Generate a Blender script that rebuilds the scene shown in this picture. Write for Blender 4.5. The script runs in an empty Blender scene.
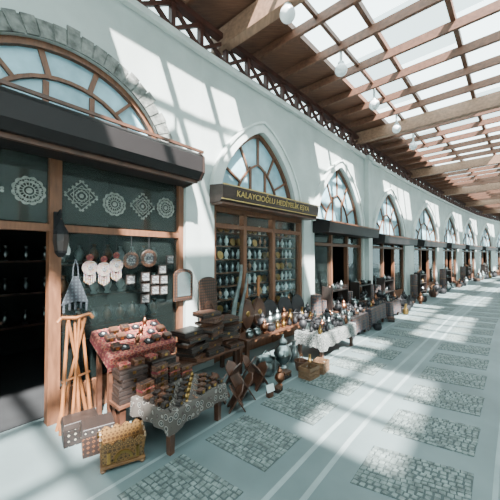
import bpy, bmesh, math, random
from mathutils import Vector, Matrix, Euler
RND = random.Random(11)
COL = bpy.context.scene.collection

# ------------------------------------------------------------------ materials
def _base(name):
    m = bpy.data.materials.new(name); m.use_nodes = True
    nt = m.node_tree; b = nt.nodes['Principled BSDF']
    return m, nt, b
def c4(c, k=1.0): return (min(1, c[0]*k), min(1, c[1]*k), min(1, c[2]*k), 1)
def M(name, col, rough=.6, metal=0, var=.2, scale=8, bump=0, alpha=1, stretch=(1,1,1), detail=4, spec=None):
    m, nt, b = _base(name)
    tc = nt.nodes.new('ShaderNodeTexCoord'); mp = nt.nodes.new('ShaderNodeMapping')
    mp.inputs['Scale'].default_value = stretch
    nz = nt.nodes.new('ShaderNodeTexNoise'); nz.inputs['Scale'].default_value = scale; nz.inputs['Detail'].default_value = detail
    rp = nt.nodes.new('ShaderNodeValToRGB')
    rp.color_ramp.elements[0].position = .3; rp.color_ramp.elements[1].position = .7
    rp.color_ramp.elements[0].color = c4(col, 1-var); rp.color_ramp.elements[1].color = c4(col, 1+var)
    nt.links.new(tc.outputs['Object'], mp.inputs[0]); nt.links.new(mp.outputs[0], nz.inputs['Vector'])
    nt.links.new(nz.outputs[0], rp.inputs[0]); nt.links.new(rp.outputs[0], b.inputs['Base Color'])
    b.inputs['Roughness'].default_value = rough; b.inputs['Metallic'].default_value = metal
    b.inputs['Alpha'].default_value = alpha
    if spec is not None: b.inputs['Specular IOR Level'].default_value = spec
    if bump:
        bp = nt.nodes.new('ShaderNodeBump'); bp.inputs['Strength'].default_value = bump; bp.inputs['Distance'].default_value = .02
        nt.links.new(nz.outputs[0], bp.inputs['Height']); nt.links.new(bp.outputs[0], b.inputs['Normal'])
    return m
def PAT(name, cols, scale=20, rough=.8, metric='MANHATTAN', rnd=0.0, pos=None, metal=0):
    m, nt, b = _base(name)
    tc = nt.nodes.new('ShaderNodeTexCoord')
    vo = nt.nodes.new('ShaderNodeTexVoronoi'); vo.distance = metric
    vo.inputs['Scale'].default_value = scale; vo.inputs['Randomness'].default_value = rnd
    rp = nt.nodes.new('ShaderNodeValToRGB'); rp.color_ramp.interpolation = 'CONSTANT'
    n = len(cols)
    while len(rp.color_ramp.elements) < n: rp.color_ramp.elements.new(.5)
    for i, c in enumerate(cols):
        rp.color_ramp.elements[i].position = (pos[i] if pos else i*.9/n); rp.color_ramp.elements[i].color = c4(c)
    nt.links.new(tc.outputs['Object'], vo.inputs['Vector']); nt.links.new(vo.outputs['Distance'], rp.inputs[0])
    nt.links.new(rp.outputs[0], b.inputs['Base Color']); b.inputs['Roughness'].default_value = rough
    b.inputs['Metallic'].default_value = metal
    return m
def GLASS(name, trans, painted_refl, painted_refl_col, ior=1.5):
    m, nt, b = _base(name); nt.nodes.remove(b)
    t = nt.nodes.new('ShaderNodeBsdfTransparent'); t.inputs[0].default_value=(trans,trans*1.04,trans*1.04,1)
    d = nt.nodes.new('ShaderNodeBsdfDiffuse'); d.inputs[0].default_value=(*painted_refl_col,1)
    g = nt.nodes.new('ShaderNodeBsdfGlossy'); g.inputs['Roughness'].default_value=.03; g.inputs[0].default_value=(.9,.97,1,1)
    f = nt.nodes.new('ShaderNodeFresnel'); f.inputs[0].default_value=ior
    a = nt.nodes.new('ShaderNodeMixShader'); a.inputs[0].default_value=painted_refl
    c = nt.nodes.new('ShaderNodeMixShader')
    nt.links.new(t.outputs[0],a.inputs[1]); nt.links.new(d.outputs[0],a.inputs[2])
    nt.links.new(f.outputs[0],c.inputs[0]); nt.links.new(a.outputs[0],c.inputs[1]); nt.links.new(g.outputs[0],c.inputs[2])
    nt.links.new(c.outputs[0],nt.nodes['Material Output'].inputs[0]); return m

m_plaster = M('plaster', (.41,.46,.44), .85, var=.13, scale=1.6, bump=.05, detail=8)
m_trimpl = M('arch_plaster', (.54,.585,.56), .85, var=.10, scale=5, bump=.1)
m_stone = M('rough_stone', (.150,.158,.145), .9, var=.6, scale=12, bump=1.0, detail=9)
m_concrete = M('concrete', (.105,.142,.144), .50, var=.30, scale=1.0, bump=.04, detail=10)
m_strip = M('pale_concrete', (.20,.25,.25), .6, var=.12, scale=4)
m_cobble = M('cobblestone', (.115,.145,.138), .55, var=.6, scale=14, bump=.1, detail=2)
m_mortar = M('mortar', (.045,.06,.06), .8, var=.2, scale=20)
m_dkwood = M('dark_wood', (.03,.017,.013), .45, var=.35, scale=5, stretch=(1,8,8))
m_awn = M('awning_dark_metal', (.010,.008,.008), .5, var=.15, scale=3, spec=.3)
m_frame = M('frame_wood', (.135,.055,.026), .5, var=.3, scale=6, stretch=(6,6,1))
m_roof = M('roof_timber', (.125,.052,.028), .6, var=.3, scale=4, stretch=(6,1,6))
m_beam = M('pale_main_timber', (.24,.135,.085), .6, var=.25, scale=4, stretch=(6,1,6))
m_plank = M('roof_plank', (.13,.055,.03), .65, var=.3, scale=5, stretch=(1,10,1))
m_red = M('dark_frieze_timber', (.065,.022,.015), .55, var=.25, scale=5)
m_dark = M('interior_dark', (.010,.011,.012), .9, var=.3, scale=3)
m_glass = GLASS('window_glass', .85, .06, (.10,.14,.13), 1.35)
m_transom = GLASS('transom_glass', .70, .40, (.075,.09,.082), 1.55)  # dull grey-green reflection painted in as diffuse colour
m_glassclear = GLASS('showcase_glass', .96, .02, (.2,.25,.25), 1.18)
m_archglass = M('arch_glass', (.28,.48,.56), .25, var=.38, scale=2.6, detail=8)
m_walnut = M('walnut', (.066,.028,.016), .4, var=.5, scale=8, stretch=(1,6,1))
m_walnut2 = M('walnut_black', (.018,.012,.010), .42, var=.4, scale=8, stretch=(1,6,1))
m_oak = M('honey_wood', (.15,.07,.026), .42, var=.3, scale=8, stretch=(1,1,.3))
m_tan = M('orange_brown_wood', (.225,.082,.025), .45, var=.3, scale=8)
m_crate = M('crate_wood', (.13,.07,.034), .6, var=.3, scale=8)
m_brass = M('brass', (.36,.22,.075), .3, 1, var=.35)
m_copper = M('copper', (.26,.115,.065), .32, 1, var=.4)
m_tin = M('tinned_metal', (.27,.31,.31), .28, 1, var=.45)
m_iron = M('black_iron', (.020,.020,.022), .55, .4, var=.3)
m_black = M('matt_black_iron', (.008,.008,.009), .8, 0, var=.3, spec=.2)
m_white = M('white_ceramic', (.52,.56,.55), .3, var=.06)
m_lace = M('pale_lace_thread', (.21,.225,.20), .85, var=.35, scale=30)
m_globe = M('opal_glass', (.88,.92,.93), .2, var=.03)
m_grey = M('grey_lamp_metal', (.55,.60,.60), .4, .2, var=.1)
m_gold = M('gold_letter', (.60,.44,.16), .35, .6, var=.05)
m_mirror = M('mirror_glass', (.45,.52,.52), .12, .9, var=.05)
m_bead = PAT('beaded_net', [(.020,.030,.042),(.008,.010,.015),(.05,.065,.075),(.014,.018,.024)], 30, rnd=.1)
m_kilim = PAT('red_kilim', [(.30,.016,.02),(.03,.008,.012),(.32,.035,.02),(.17,.10,.06),(.10,.008,.012)], 20, rnd=.35)
m_rug = PAT('dark_kilim', [(.07,.035,.03),(.02,.02,.03),(.13,.035,.025),(.09,.08,.06),(.03,.03,.04)], 17, rnd=.3)
m_cloth = PAT('patterned_cloth', [(.12,.12,.108),(.018,.015,.015),(.17,.16,.14),(.045,.03,.026),(.06,.05,.042)], 17, rnd=.6, metric='EUCLIDEAN', pos=[0,.18,.32,.44,.52])
m_inlay = PAT('inlaid_wood', [(.20,.12,.06),(.03,.015,.012),(.12,.05,.024),(.02,.013,.011)], 26, .4)
m_inlay2 = PAT('black_inlay', [(.24,.22,.17),(.012,.010,.010),(.020,.014,.012)], 21, .4)
m_carved = PAT('carved_gold_brown_wood', [(.24,.135,.045),(.06,.027,.011),(.17,.09,.03),(.04,.02,.008)], 26, .42, 'EUCLIDEAN')
m_vest = PAT('embroidered_felt', [(.26,.25,.20),(.24,.025,.02),(.05,.10,.18),(.30,.28,.22),(.16,.07,.02)], 38, rnd=.9, metric='EUCLIDEAN', pos=[0,.30,.40,.5,.70])
m_tile = PAT('painted_tile', [(.05,.065,.09),(.24,.25,.24),(.035,.035,.045),(.20,.20,.18)], 34, .3, 'EUCLIDEAN', rnd=.5)
m_lacepat = PAT('lace_cloth', [(.20,.21,.20),(.045,.055,.05),(.17,.18,.175),(.07,.06,.055)], 18, .9, pos=[0,.34,.52,.68], rnd=.35, metric='EUCLIDEAN')
def sheetmat(name, tcol, bcol):
    mt, nt, b = _base(name)
    tr = nt.nodes.new('ShaderNodeBsdfTranslucent'); tr.inputs[0].default_value = (*tcol,1)
    mx = nt.nodes.new('ShaderNodeMixShader'); mx.inputs[0].default_value = .7
    b.inputs['Base Color'].default_value = (*bcol,1); b.inputs['Roughness'].default_value = .5
    nt.links.new(b.outputs[0], mx.inputs[1]); nt.links.new(tr.outputs[0], mx.inputs[2])
    nt.links.new(mx.outputs[0], nt.nodes['Material Output'].inputs[0]); return mt
m_sheet = sheetmat('translucent_roof_sheet',(.45,.54,.56),(.50,.60,.62))
m_sheet2 = sheetmat('dense_roof_sheet',(.20,.25,.26),(.36,.44,.46))

# ------------------------------------------------------------------ mesh builder
class B:
    def __init__(s): s.v=[]; s.f=[]; s.m=[]
    def add(s, vs, fs, mi=0):
        o=len(s.v); s.v += [tuple(v) for v in vs]; s.f += [tuple(i+o for i in f) for f in fs]; s.m += [mi]*len(fs); return s
    def box(s, c, d, mi=0, r=None, top=(1,1)):
        x,y,z=[k/2 for k in d]; tx,ty=top
        vs=[Vector(p) for p in [(-x,-y,-z),(x,-y,-z),(x,y,-z),(-x,y,-z),(-x*tx,-y*ty,z),(x*tx,-y*ty,z),(x*tx,y*ty,z),(-x*tx,y*ty,z)]]
        if r: R=Euler(r).to_matrix(); vs=[R@v for v in vs]
        C=Vector(c); return s.add([v+C for v in vs],[(0,3,2,1),(4,5,6,7),(0,1,5,4),(1,2,6,5),(2,3,7,6),(3,0,4,7)],mi)
    def beam(s, p0, p1, w, h, mi=0):
        p0=Vector(p0); p1=Vector(p1); d=(p1-p0).normalized()
        up=Vector((0,0,1)) if abs(d.z)<.95 else Vector((0,1,0))
        sd=d.cross(up).normalized()*w/2; u=sd.cross(d).normalized()*h/2
        vs=[p0-sd-u,p0+sd-u,p0+sd+u,p0-sd+u,p1-sd-u,p1+sd-u,p1+sd+u,p1-sd+u]
        return s.add(vs,[(0,1,2,3),(7,6,5,4),(0,4,5,1),(1,5,6,2),(2,6,7,3),(3,7,4,0)],mi)
    def cyl(s, p0, p1, r0, r1=None, n=10, mi=0):
        r1=r0 if r1 is None else r1; p0=Vector(p0); p1=Vector(p1); d=(p1-p0).normalized()
        a=d.orthogonal().normalized(); b2=d.cross(a); vs=[]
        for p,r in ((p0,r0),(p1,r1)):
            for i in range(n):
                t=2*math.pi*i/n; vs.append(p+a*math.cos(t)*r+b2*math.sin(t)*r)
        fs=[(i,(i+1)%n,n+(i+1)%n,n+i) for i in range(n)]+[tuple(range(n))[::-1],tuple(range(n,2*n))]
        return s.add(vs,fs,mi)
    def lathe(s, prof, n=16, mi=0, c=(0,0,0), R=None):
        vs=[];k=len(prof); C=Vector(c)
        for r,z in prof:
            for i in range(n):
                t=2*math.pi*i/n; v=Vector((r*math.cos(t),r*math.sin(t),z))
                if R: v=R@v
                vs.append(v+C)
        fs=[(j*n+i,j*n+(i+1)%n,(j+1)*n+(i+1)%n,(j+1)*n+i) for j in range(k-1) for i in range(n)]
        if prof[0][0]>1e-4: fs.append(tuple(range(n))[::-1])
        if prof[-1][0]>1e-4: fs.append(tuple(range((k-1)*n,k*n)))
        return s.add(vs,fs,mi)
    def tube(s, pts, r, n=6, mi=0):
        for a,b2 in zip(pts[:-1],pts[1:]): s.cyl(a,b2,r,r,n,mi)
        return s
    def prism(s, pts, y0, y1, mi=0):   # polygon in xz
        n=len(pts); vs=[(x,y0,z) for x,z in pts]+[(x,y1,z) for x,z in pts]
        return s.add(vs,[(i,(i+1)%n,n+(i+1)%n,n+i) for i in range(n)]+[tuple(range(n)),tuple(range(n,2*n))[::-1]],mi)
    def prismx(s, pts, x0, x1, mi=0):  # polygon in yz
        n=len(pts); vs=[(x0,y,z) for y,z in pts]+[(x1,y,z) for y,z in pts]
        return s.add(vs,[(i,(i+1)%n,n+(i+1)%n,n+i) for i in range(n)]+[tuple(range(n)),tuple(range(n,2*n))[::-1]],mi)
    def ering(s, cx, zs, a0,h0,a1,h1, y0,y1, n=28, mi=0, t0=0, t1=math.pi, A=None):
        A = A or (lambda c: math.sqrt(max(0,1-c*c)))
        vs=[];fs=[]
        for i in range(n+1):
            t=t0+(t1-t0)*i/n; c=math.cos(t); sn=A(c)
            vs += [(cx+a0*c,y0,zs+h0*sn),(cx+a1*c,y0,zs+h1*sn),(cx+a1*c,y1,zs+h1*sn),(cx+a0*c,y1,zs+h0*sn)]
        for i in range(n):
            for j in range(4): fs.append((4*i+j,4*i+(j+1)%4,4*i+4+(j+1)%4,4*i+4+j))
        fs += [(0,1,2,3),(4*n+3,4*n+2,4*n+1,4*n)]
        return s.add(vs,fs,mi)
    def mesh(s, name, mats, smooth=False):
        me=bpy.data.meshes.new(name); me.from_pydata(s.v,[],s.f)
        for m in mats: me.materials.append(m)
        for p,mi in zip(me.polygons,s.m): p.material_index=mi
        bm=bmesh.new(); bm.from_mesh(me)
        bmesh.ops.remove_doubles(bm,verts=bm.verts,dist=1e-5)
        bmesh.ops.recalc_face_normals(bm,faces=bm.faces); bm.to_mesh(me); bm.free()
        if smooth:
            try: me.shade_smooth()
            except Exception: pass
            try: me.set_sharp_from_angle(angle=math.radians(40))
            except Exception: pass
        return me

def obj(name, data, loc=(0,0,0), rot=(0,0,0), scale=(1,1,1), parent=None):
    o=bpy.data.objects.new(name,data); COL.objects.link(o)
    o.location=loc; o.rotation_euler=rot; o.scale=scale
    if parent: o.parent=parent
    return o
def thing(name,label,cat,loc=(0,0,0),rz=0,parts=None,group=None,mesh=None,kind=None,rot=None,bevel=0):
    o=obj(name,mesh,loc,rot or (0,0,rz))
    o['label']=label
    if kind!='structure': o['category']=cat
    if group: o['group']=group
    if kind: o['kind']=kind
    if bevel and mesh: bev(o,bevel)
    for p in parts or []: part(o,*p)
    return o
def bev(o,w):
    m=o.modifiers.new('bevel','BEVEL'); m.width=w; m.segments=2; m.limit_method='ANGLE'
def part(par,name,bld,mats,smooth=False,bevel=0,label=None,loc=(0,0,0),rot=(0,0,0)):
    me=bld if isinstance(bld,bpy.types.Mesh) else bld.mesh(name,mats,smooth)
    o=obj(name,me,loc,rot,parent=par)
    if bevel: bev(o,bevel)
    if label: o['label']=label
    return o
def clone(src,loc,rz=0,sc=1.0,rot=None,label=None,group=None):
    o=src.copy(); COL.objects.link(o); o.location=loc; o.rotation_euler=rot or (0,0,rz)
    o.scale=(sc,)*3 if not isinstance(sc,tuple) else sc
    if label: o['label']=label
    if group: o['group']=group
    for ch in list(src.children):
        c=ch.copy(); COL.objects.link(c); c.parent=o
    return o
def struct(name,me,loc=(0,0,0),rz=0,label='',parts=None):
    return thing(name,label,'',loc,rz,parts,mesh=me,kind='structure')

# ------------------------------------------------------------------ street curve
P=[(-6.39,-2.66),(-2.84,1.53),(-.687,4.074),(1.31,6.23),(3.47,8.60),(6.32,11.54),(9.73,14.85),(12.8,17.75),(16.6,21.2),(20.3,24.2),(24.4,27.2),(29,30.0)]
P=[Vector(p) for p in P]
T=[-1.7-5.49,-1.7]
for i in range(1,len(P)-1): T.append(T[-1]+(P[i+1]-P[i]).length)
SEG=[(P[i+1]-P[i]).normalized() for i in range(len(P)-1)]
def nrm(d): return Vector((d.y,-d.x))
NN=[]
for i in range(len(P)):
    a=SEG[max(0,i-1)]; b_=SEG[min(len(SEG)-1,i)]
    n=(nrm(a)+nrm(b_)).normalized(); NN.append(n/max(.5,n.dot(nrm(a))))
def seg(t):
    for i in range(len(P)-1):
        if t<=T[i+1] or i==len(P)-2: return i
def S(t,off,z=0):
    i=seg(t); f=(t-T[i])/(T[i+1]-T[i]); p=P[i].lerp(P[i+1],f); n=NN[i].lerp(NN[i+1],f)
    q=p+n*off; return Vector((q.x,q.y,z))
def H(t):
    i=seg(t); d=SEG[i]; return math.atan2(d.y,d.x)

# ------------------------------------------------------------------ ground
g=B().add([(-30,-20,0),(50,-20,0),(50,55,0),(-30,55,0)],[(0,1,2,3)])
struct('floor',g.mesh('floor',[m_concrete]),label='smooth grey concrete paving of the covered street')
def strip(off0,off1,z,t0=-5,t1=38,step=.5):
    b2=B(); n=int((t1-t0)/step); vs=[]
    for i in range(n+1):
        t=t0+i*step; vs += [S(t,off0,z),S(t,off1,z)]
    b2.add(vs,[(2*i,2*i+1,2*i+3,2*i+2) for i in range(n)]); return b2
k=1
for a,c in ((1.97,2.01),(2.16,2.20),(3.12,3.15),(1.10,1.13)):
    struct('trim_%d'%k,strip(a,c,.003).mesh('trim',[m_strip]),label='pale concrete border strip set into the paving'); k+=1

def cobble(w,d,nx,ny,seed,shear=0):
    r=random.Random(seed); b2=B()
    b2.box((0,0,.001),(w,d,.004),1)
    sx=w/nx; sy=d/ny
    for i in range(nx):
        for j in range(ny):
            x=-w/2+sx*(i+.5); fx=((x/w*2)%1.0)-.5
            y=-d/2+sy*(j+.5)
            y2=y+ .035*math.cos(fx*math.pi*2)*(1-abs(y)/(d/2)*.9)
            b2.box((x+r.uniform(-.005,.005),y2+r.uniform(-.003,.003),.004),(sx*r.uniform(.78,.92),sy*r.uniform(.74,.9),.007+r.uniform(0,.0015)),0,(0,0,fx*.35+r.uniform(-.12,.12)),top=(.86,.84))
    b2.v=[(x-y*shear,y,z) for x,y,z in b2.v]
    return b2.mesh('cobblestone_panel',[m_cobble,m_mortar])
cob1=[cobble(.53,.62,12,14,s,.06) for s in (1,2,3)]; cob2=[cobble(.52,.66,12,15,s,.22) for s in (4,5,6)]
for i in range(44):
    for off,cb,ph in ((1.53,cob1,0.0),(2.70,cob2,.42)):
        t=-1.36+i*.775+ph
        if t>33: continue
        if off>2: off=2.70-min(.14,max(0,(t-1.0)*.03))
        thing('cobblestone_panel','rectangular panel of small grey granite cobbles set in concrete','paving',S(t,off,0),H(t),mesh=cb[i%3],group='cobblestone panels along the street')

# ------------------------------------------------------------------ walls / bays
HW=4.5
BAYS={1:dict(o=(.5,3.07,2.62),arc=(1.70,1.03,2.68,3.62)),
      2:dict(o=(.24,2.66,2.34),arc=(1.30,.97,2.56,3.72)),
      3:dict(o=(.15,2.90,2.20),arc=(1.42,1.22,2.34,3.80)),
      4:dict(o=(.40,3.60,2.10),arc=(1.90,1.42,2.20,3.72))}
NB=len(P)-1
def bay(i):
    if i in BAYS: return BAYS[i]
    L=(P[i+1]-P[i]).length
    return dict(o=(.14*L,.86*L,2.08),arc=(L*.5,min(1.9,L*.39),2.25,3.80))
A_round=lambda c: math.sqrt(max(0,1-c*c))
A_point=lambda c: max(0,1-abs(c)**1.32)**.58
wn=1; tn=10
for i in range(0,NB):
    L=(P[i+1]-P[i]).length; hd=math.atan2(SEG[i].y,SEG[i].x); org=Vector((P[i].x,P[i].y,0))
    if i==0:
        b2=B().box((L/2,.11,HW/2),(L,.22,HW)); struct('wall_left',b2.mesh('wall',[m_plaster]),org,hd,'pale plastered shop wall'); continue
    d=bay(i); u0,u1,zo=d['o']; uc,a,zs,za=d['arc']; h=za-zs
    AR=A_round if i==1 else A_point
    az=lambda u: zs+h*AR((u-uc)/a)
    br=sorted(set([0,L,u0,u1,uc]+[uc-a*math.cos(math.pi*k2/28) for k2 in range(29)]))
    b2=B()
    for ua,ub in zip(br[:-1],br[1:]):
        if ub-ua<1e-5: continue
        um=(ua+ub)/2; lo=zo if u0<um<u1 else 0
        def q(z1a,z1b,z2a,z2b):
            b2.add([(ua,0,z1a),(ub,0,z1b),(ub,0,z2b),(ua,0,z2a)],[(0,1,2,3)])
            b2.add([(ua,.24,z1a),(ub,.24,z1b),(ub,.24,z2b),(ua,.24,z2a)],[(3,2,1,0)])
        if abs(um-uc)<a:
            q(lo,lo,zs,zs); q(az(ua),az(ub),HW,HW)
            b2.add([(ua,0,az(ua)),(ub,0,az(ub)),(ub,.24,az(ub)),(ua,.24,az(ua))],[(0,1,2,3)])
            b2.add([(ua,0,zs),(ub,0,zs),(ub,.24,zs),(ua,.24,zs)],[(0,1,2,3)])
        else: q(lo,lo,HW,HW)
        if lo: b2.add([(ua,0,zo),(ub,0,zo),(ub,.24,zo),(ua,.24,zo)],[(0,1,2,3)])
        b2.add([(ua,0,HW),(ub,0,HW),(ub,.24,HW),(ua,.24,HW)],[(0,1,2,3)])
    for u in (u0,u1): b2.add([(u,0,0),(u,.24,0),(u,.24,zo),(u,0,zo)],[(0,1,2,3)])
    struct('wall_left',b2.mesh('wall',[m_plaster]),org,hd,'pale plastered shop wall with an arched opening')
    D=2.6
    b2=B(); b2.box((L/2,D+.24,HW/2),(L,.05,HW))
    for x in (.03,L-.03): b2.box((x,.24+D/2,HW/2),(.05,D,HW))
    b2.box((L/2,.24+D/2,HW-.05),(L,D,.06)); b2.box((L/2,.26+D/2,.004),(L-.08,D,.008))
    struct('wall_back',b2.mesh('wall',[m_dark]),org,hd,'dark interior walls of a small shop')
    struct('trim_%d'%tn,B().box((L/2,-.035,HW-.04),(L,.07,.08)).mesh('cornice',[m_trimpl]),org,hd,'plaster cornice band at the wall top'); tn+=1
    if i==1:
        b2=B(); r=random.Random(5); n=29
        for k2 in range(n):
            t0=math.pi*k2/n+.003+r.uniform(0,.008); t1=math.pi*(k2+1)/n-.003-r.uniform(0,.008)
            e=r.uniform(-.03,.025); b2.ering(uc,zs,a+.005,h+.005,a+.19+e,h+.19+e,-.014-r.uniform(0,.012),.02,3,t0=t0,t1=t1)
        b2.ering(uc,zs,a+.005,h+.005,a+.165,h+.165,-.008,.02,30)
        struct('trim_%d'%tn,b2.mesh('voussoirs',[m_stone]),org,hd,'rough grey stone band around the arch')
    else:
        b2=B().ering(uc,zs,a,h,a+.15,h+.15,-.06,.01,A=AR).ering(uc,zs,a+.15,h+.15,a+.19,h+.19,-.09,.01,A=AR)
        struct('trim_%d'%tn,b2.mesh('arch_trim',[m_trimpl]),org,hd,'plain raised plaster moulding around the arch')
    tn+=1
    fr=B().ering(uc,zs,a-.06,h-.06,a,h,.04,.13,A=AR); fr.box((uc,.085,zs+.03),(2*a,.08,.06))
    kq=.66 if i==1 else .52
    mu=B(); mu.ering(uc,zs,a*kq,h*kq,a*kq+.035,h*kq+.035,.06,.11,20,A=AR)
    for dg in ((22,50,75,105,130,158) if i==1 else (32,61,90,119,148)):
        c=math.cos(math.radians(dg)); sn=AR(c)
        mu.beam((uc+a*(kq+.01)*c,.085,zs+h*(kq+.01)*sn),(uc+a*.96*c,.085,zs+h*.96*sn),.05,.034)
    for dx in (-.2*a,.2*a): mu.beam((uc+dx,.085,zs+.04),(uc+dx,.085,zs+h*kq*.92),.05,.032)
    gl=B(); pts=[(uc+(a-.02)*math.cos(math.pi*k2/24),zs+(h-.02)*AR(math.cos(math.pi*k2/24))) for k2 in range(25)]; gl.prism(pts,.095,.105)
    thing('window_%d'%wn,'arched fanlight with brown wooden glazing bars and blue-tinted glass','',org,hd,kind='structure',
          parts=[('frame',fr,[m_frame]),('glazing_bar',mu,[m_frame]),('pane',gl,[m_archglass])]); wn+=1
    if i==1: posts=[u0+.05,1.58,u1-.04]; tz=1.86
    elif i==2: posts=[u0+.04,.95,1.72,u1-.04]; tz=2.05
    else:
        posts=[u0+.04]+[u0+(u1-u0)*k2/3 for k2 in (1,2)]+[u1-.04]; tz=1.85
    fr=B()
    for j,u in enumerate(posts): fr.box((u,.10,zo/2),(.10 if (i==1 and j==1) else .075,.10,zo))
    fr.box(((u0+u1)/2,.10,zo-.04),(u1-u0,.10,.08)); fr.box(((u0+u1)/2,.10,tz),(u1-u0,.09,.07))
    parts=[('frame',fr,[m_frame])]
    mg=m_glass if i!=2 else m_glassclear
    for j in range(len(posts)-1):
        ua,ub=posts[j]+.04,posts[j+1]-.04; um=(ua+ub)/2
        parts.append(('transom_pane',B().box((um,.11,(tz+zo)/2),(ub-ua,.012,zo-tz-.1)),[m_transom if i!=2 else mg]))
        if (i==1 and j==0) or (i>2 and j==1): continue     # open doorway
        sill=.30
        parts.append(('sill_panel',B().box((um,.10,sill/2),(ub-ua,.07,sill)),[m_frame]))
        parts.append(('pane',B().box((um,.11,(tz-.03+sill)/2),(ub-ua,.012,tz-.05-sill)),[mg]))
    thing('window_%d'%wn,'brown timber shop front with glass display panes','',org,hd,kind='structure',parts=parts); wn+=1
    if i==1:
        prof=[(-.01,2.90),(-.36,2.86),(-.42,2.80),(-.42,2.62),(-.36,2.54),(-.01,2.50)]
        x0,x1=-.6,3.0
        thing('awning','long near-black roller shutter housing over the shop entrance','awning',org,hd,parts=[
            ('housing',B().prismx(prof,x0,x1),[m_awn]),('end_cap',B().prismx([(y*1.02,2.7+(z-2.7)*1.08) for y,z in prof],x1,x1+.03),[m_dkwood]),
            ('front_lip',B().box(((x0+x1)/2,-.43,2.86),(x1-x0,.025,.03)),[m_walnut]),
            ('guide_rail',B().box(((x0+x1)/2,-.30,2.52),(x1-x0,.04,.05)),[m_walnut])])
    elif i==2:
        s=thing('shop_sign','dark wooden shop sign board with gold capital lettering','sign',org,hd,parts=[
            ('board',B().prismx([(-.01,2.62),(-.28,2.59),(-.31,2.56),(-.29,2.40),(-.24,2.35),(-.01,2.35)],.14,2.74),[m_dkwood],False,.006),
            ('moulding',B().box((1.44,-.315,2.585),(2.62,.02,.014)).box((1.44,-.285,2.385),(2.62,.02,.012)),[m_gold]),
            ('soffit_board',B().box((1.44,-.14,2.335),(2.55,.24,.03)),[m_walnut])])
        cu=bpy.data.curves.new('lettering','FONT'); cu.body='KALAYCIOĞLU HEDİYELİK EŞYA'; cu.size=.15; cu.extrude=.004; cu.align_x='CENTER'; cu.align_y='CENTER'
        to=bpy.data.objects.new('tmp',cu); COL.objects.link(to); bpy.context.view_layer.update()
        me=bpy.data.meshes.new_from_object(to.evaluated_get(bpy.context.evaluated_depsgraph_get())); bpy.data.objects.remove(to)
        me.materials.clear(); me.materials.append(m_gold)
        w=max(v.co.x for v in me.vertices)-min(v.co.x for v in me.vertices); k3=1.95/w
        for v in me.vertices: v.co.x*=k3; v.co.y*=.82
        part(s,'lettering',me,None,loc=(1.38,-.306,2.485),rot=(math.radians(97),0,0))
    else:
        z1=2.32 if i==3 else 2.20; z0=z1-.24
        c0,c1=u0-.1,u1+.1
        thing('awning','dark brown box awning above a shop front','awning',org,hd,group='box awnings over the shops',parts=[
            ('housing',B().prismx([(-.02,z1+.10),(-.40,z1),(-.42,z1-.03),(-.40,z0),(-.02,z0)],c0,c1),[m_awn]),
            ('front_lip',B().box(((c0+c1)/2,-.425,z1-.01),(c1-c0,.02,.03)),[m_frame])])

struct('trim_90',B().box((0,-.06,HW/2-.01),(.26,.14,HW-.02)).box((0,-.075,HW-.06),(.32,.18,.12)).mesh('pilaster',[m_plaster]),S(T[4]-.06,0,0),H(T[4]-.1),'plaster pilaster where the wall changes direction')
bp=B().cyl((0,0,0),(0,0,4.42),.04,n=12)
thing('downpipe','grey rainwater downpipe fixed beside the pilaster','pipe',S(T[4]+.16,.06,0),H(T[4]+.1),parts=[('pipe',bp,[m_plaster],True),
   ('bracket',B().box((0,.02,1.2),(.12,.05,.03)).box((0,.02,3.2),(.12,.05,.03)),[m_grey])])

# ------------------------------------------------------------------ pergola roof
roof=thing('ceiling','timber pergola roof with rafters, purlins and translucent sheets','',kind='structure')
ZR=5.02; OFFMAX=9.6
t=-6.0; idx=0; raf=[]
while t<38:
    p0=S(t,-.25,ZR); p1=S(t,OFFMAX,ZR); big=(idx%7==4)
    b2=B()
    if big: b2.beam(p0-Vector((0,0,.10)),p1-Vector((0,0,.10)),.15,.30)
    else: b2.beam(p0,p1,.055,.14)
    part(roof,'main_beam' if big else 'rafter',b2,[m_beam if big else m_roof])
    raf.append(t); t+=.735; idx+=1
pur=[.72,1.66,2.60,3.54,4.48,5.42,6.36,7.3,8.3]
for off in pur:
    b2=B(); tt=-6.0
    while tt<37.5:
        b2.beam(S(tt,off,ZR+.11),S(tt+1.1,off,ZR+.11),.065,.10); tt+=1.1
    part(roof,'purlin',b2,[m_roof])
part(roof,'plank_soffit',strip(-.3,.72,ZR+.09,-6,37.5,.5),[m_plank])
rr=random.Random(27)
for j in range(len(pur)-1):
    b2=B()
    for k2 in range(len(raf)-1):
        ta,tb=raf[k2],raf[k2+1]
        if math.sin(k2*.95+j*1.3)+rr.uniform(-.6,.6) < (.30 if j<3 else (-.15 if j<5 else (.1 if j==5 else 9))):
            z=ZR+.17
            b2.add([S(ta,pur[j],z),S(tb,pur[j],z),S(tb,pur[j+1],z),S(ta,pur[j+1],z)],[(0,1,2,3)])
    part(roof,'translucent_sheet',b2,[m_sheet if j<6 else m_sheet2])
for i in range(0,NB):
    L=(P[i+1]-P[i]).length; hd=math.atan2(SEG[i].y,SEG[i].x); n=max(3,round(L/.5)); w=L/n
    b2=B(); y=.03
    b2.box((L/2,y,HW+.025),(L,.10,.06)); b2.box((L/2,y,HW+.42),(L,.12,.08))
    for k2 in range(n+1): b2.box((k2*w,y,HW+.22),(.06,.08,.36))
    for k2 in range(n):
        b2.beam((k2*w,y,HW+.05),((k2+1)*w,y,HW+.39),.045,.05); b2.beam((k2*w,y+.01,HW+.39),((k2+1)*w,y+.01,HW+.05),.045,.05)
    part(roof,'frieze_lattice',b2,[m_red],loc=(P[i].x,P[i].y,0),rot=(0,0,hd))
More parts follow.
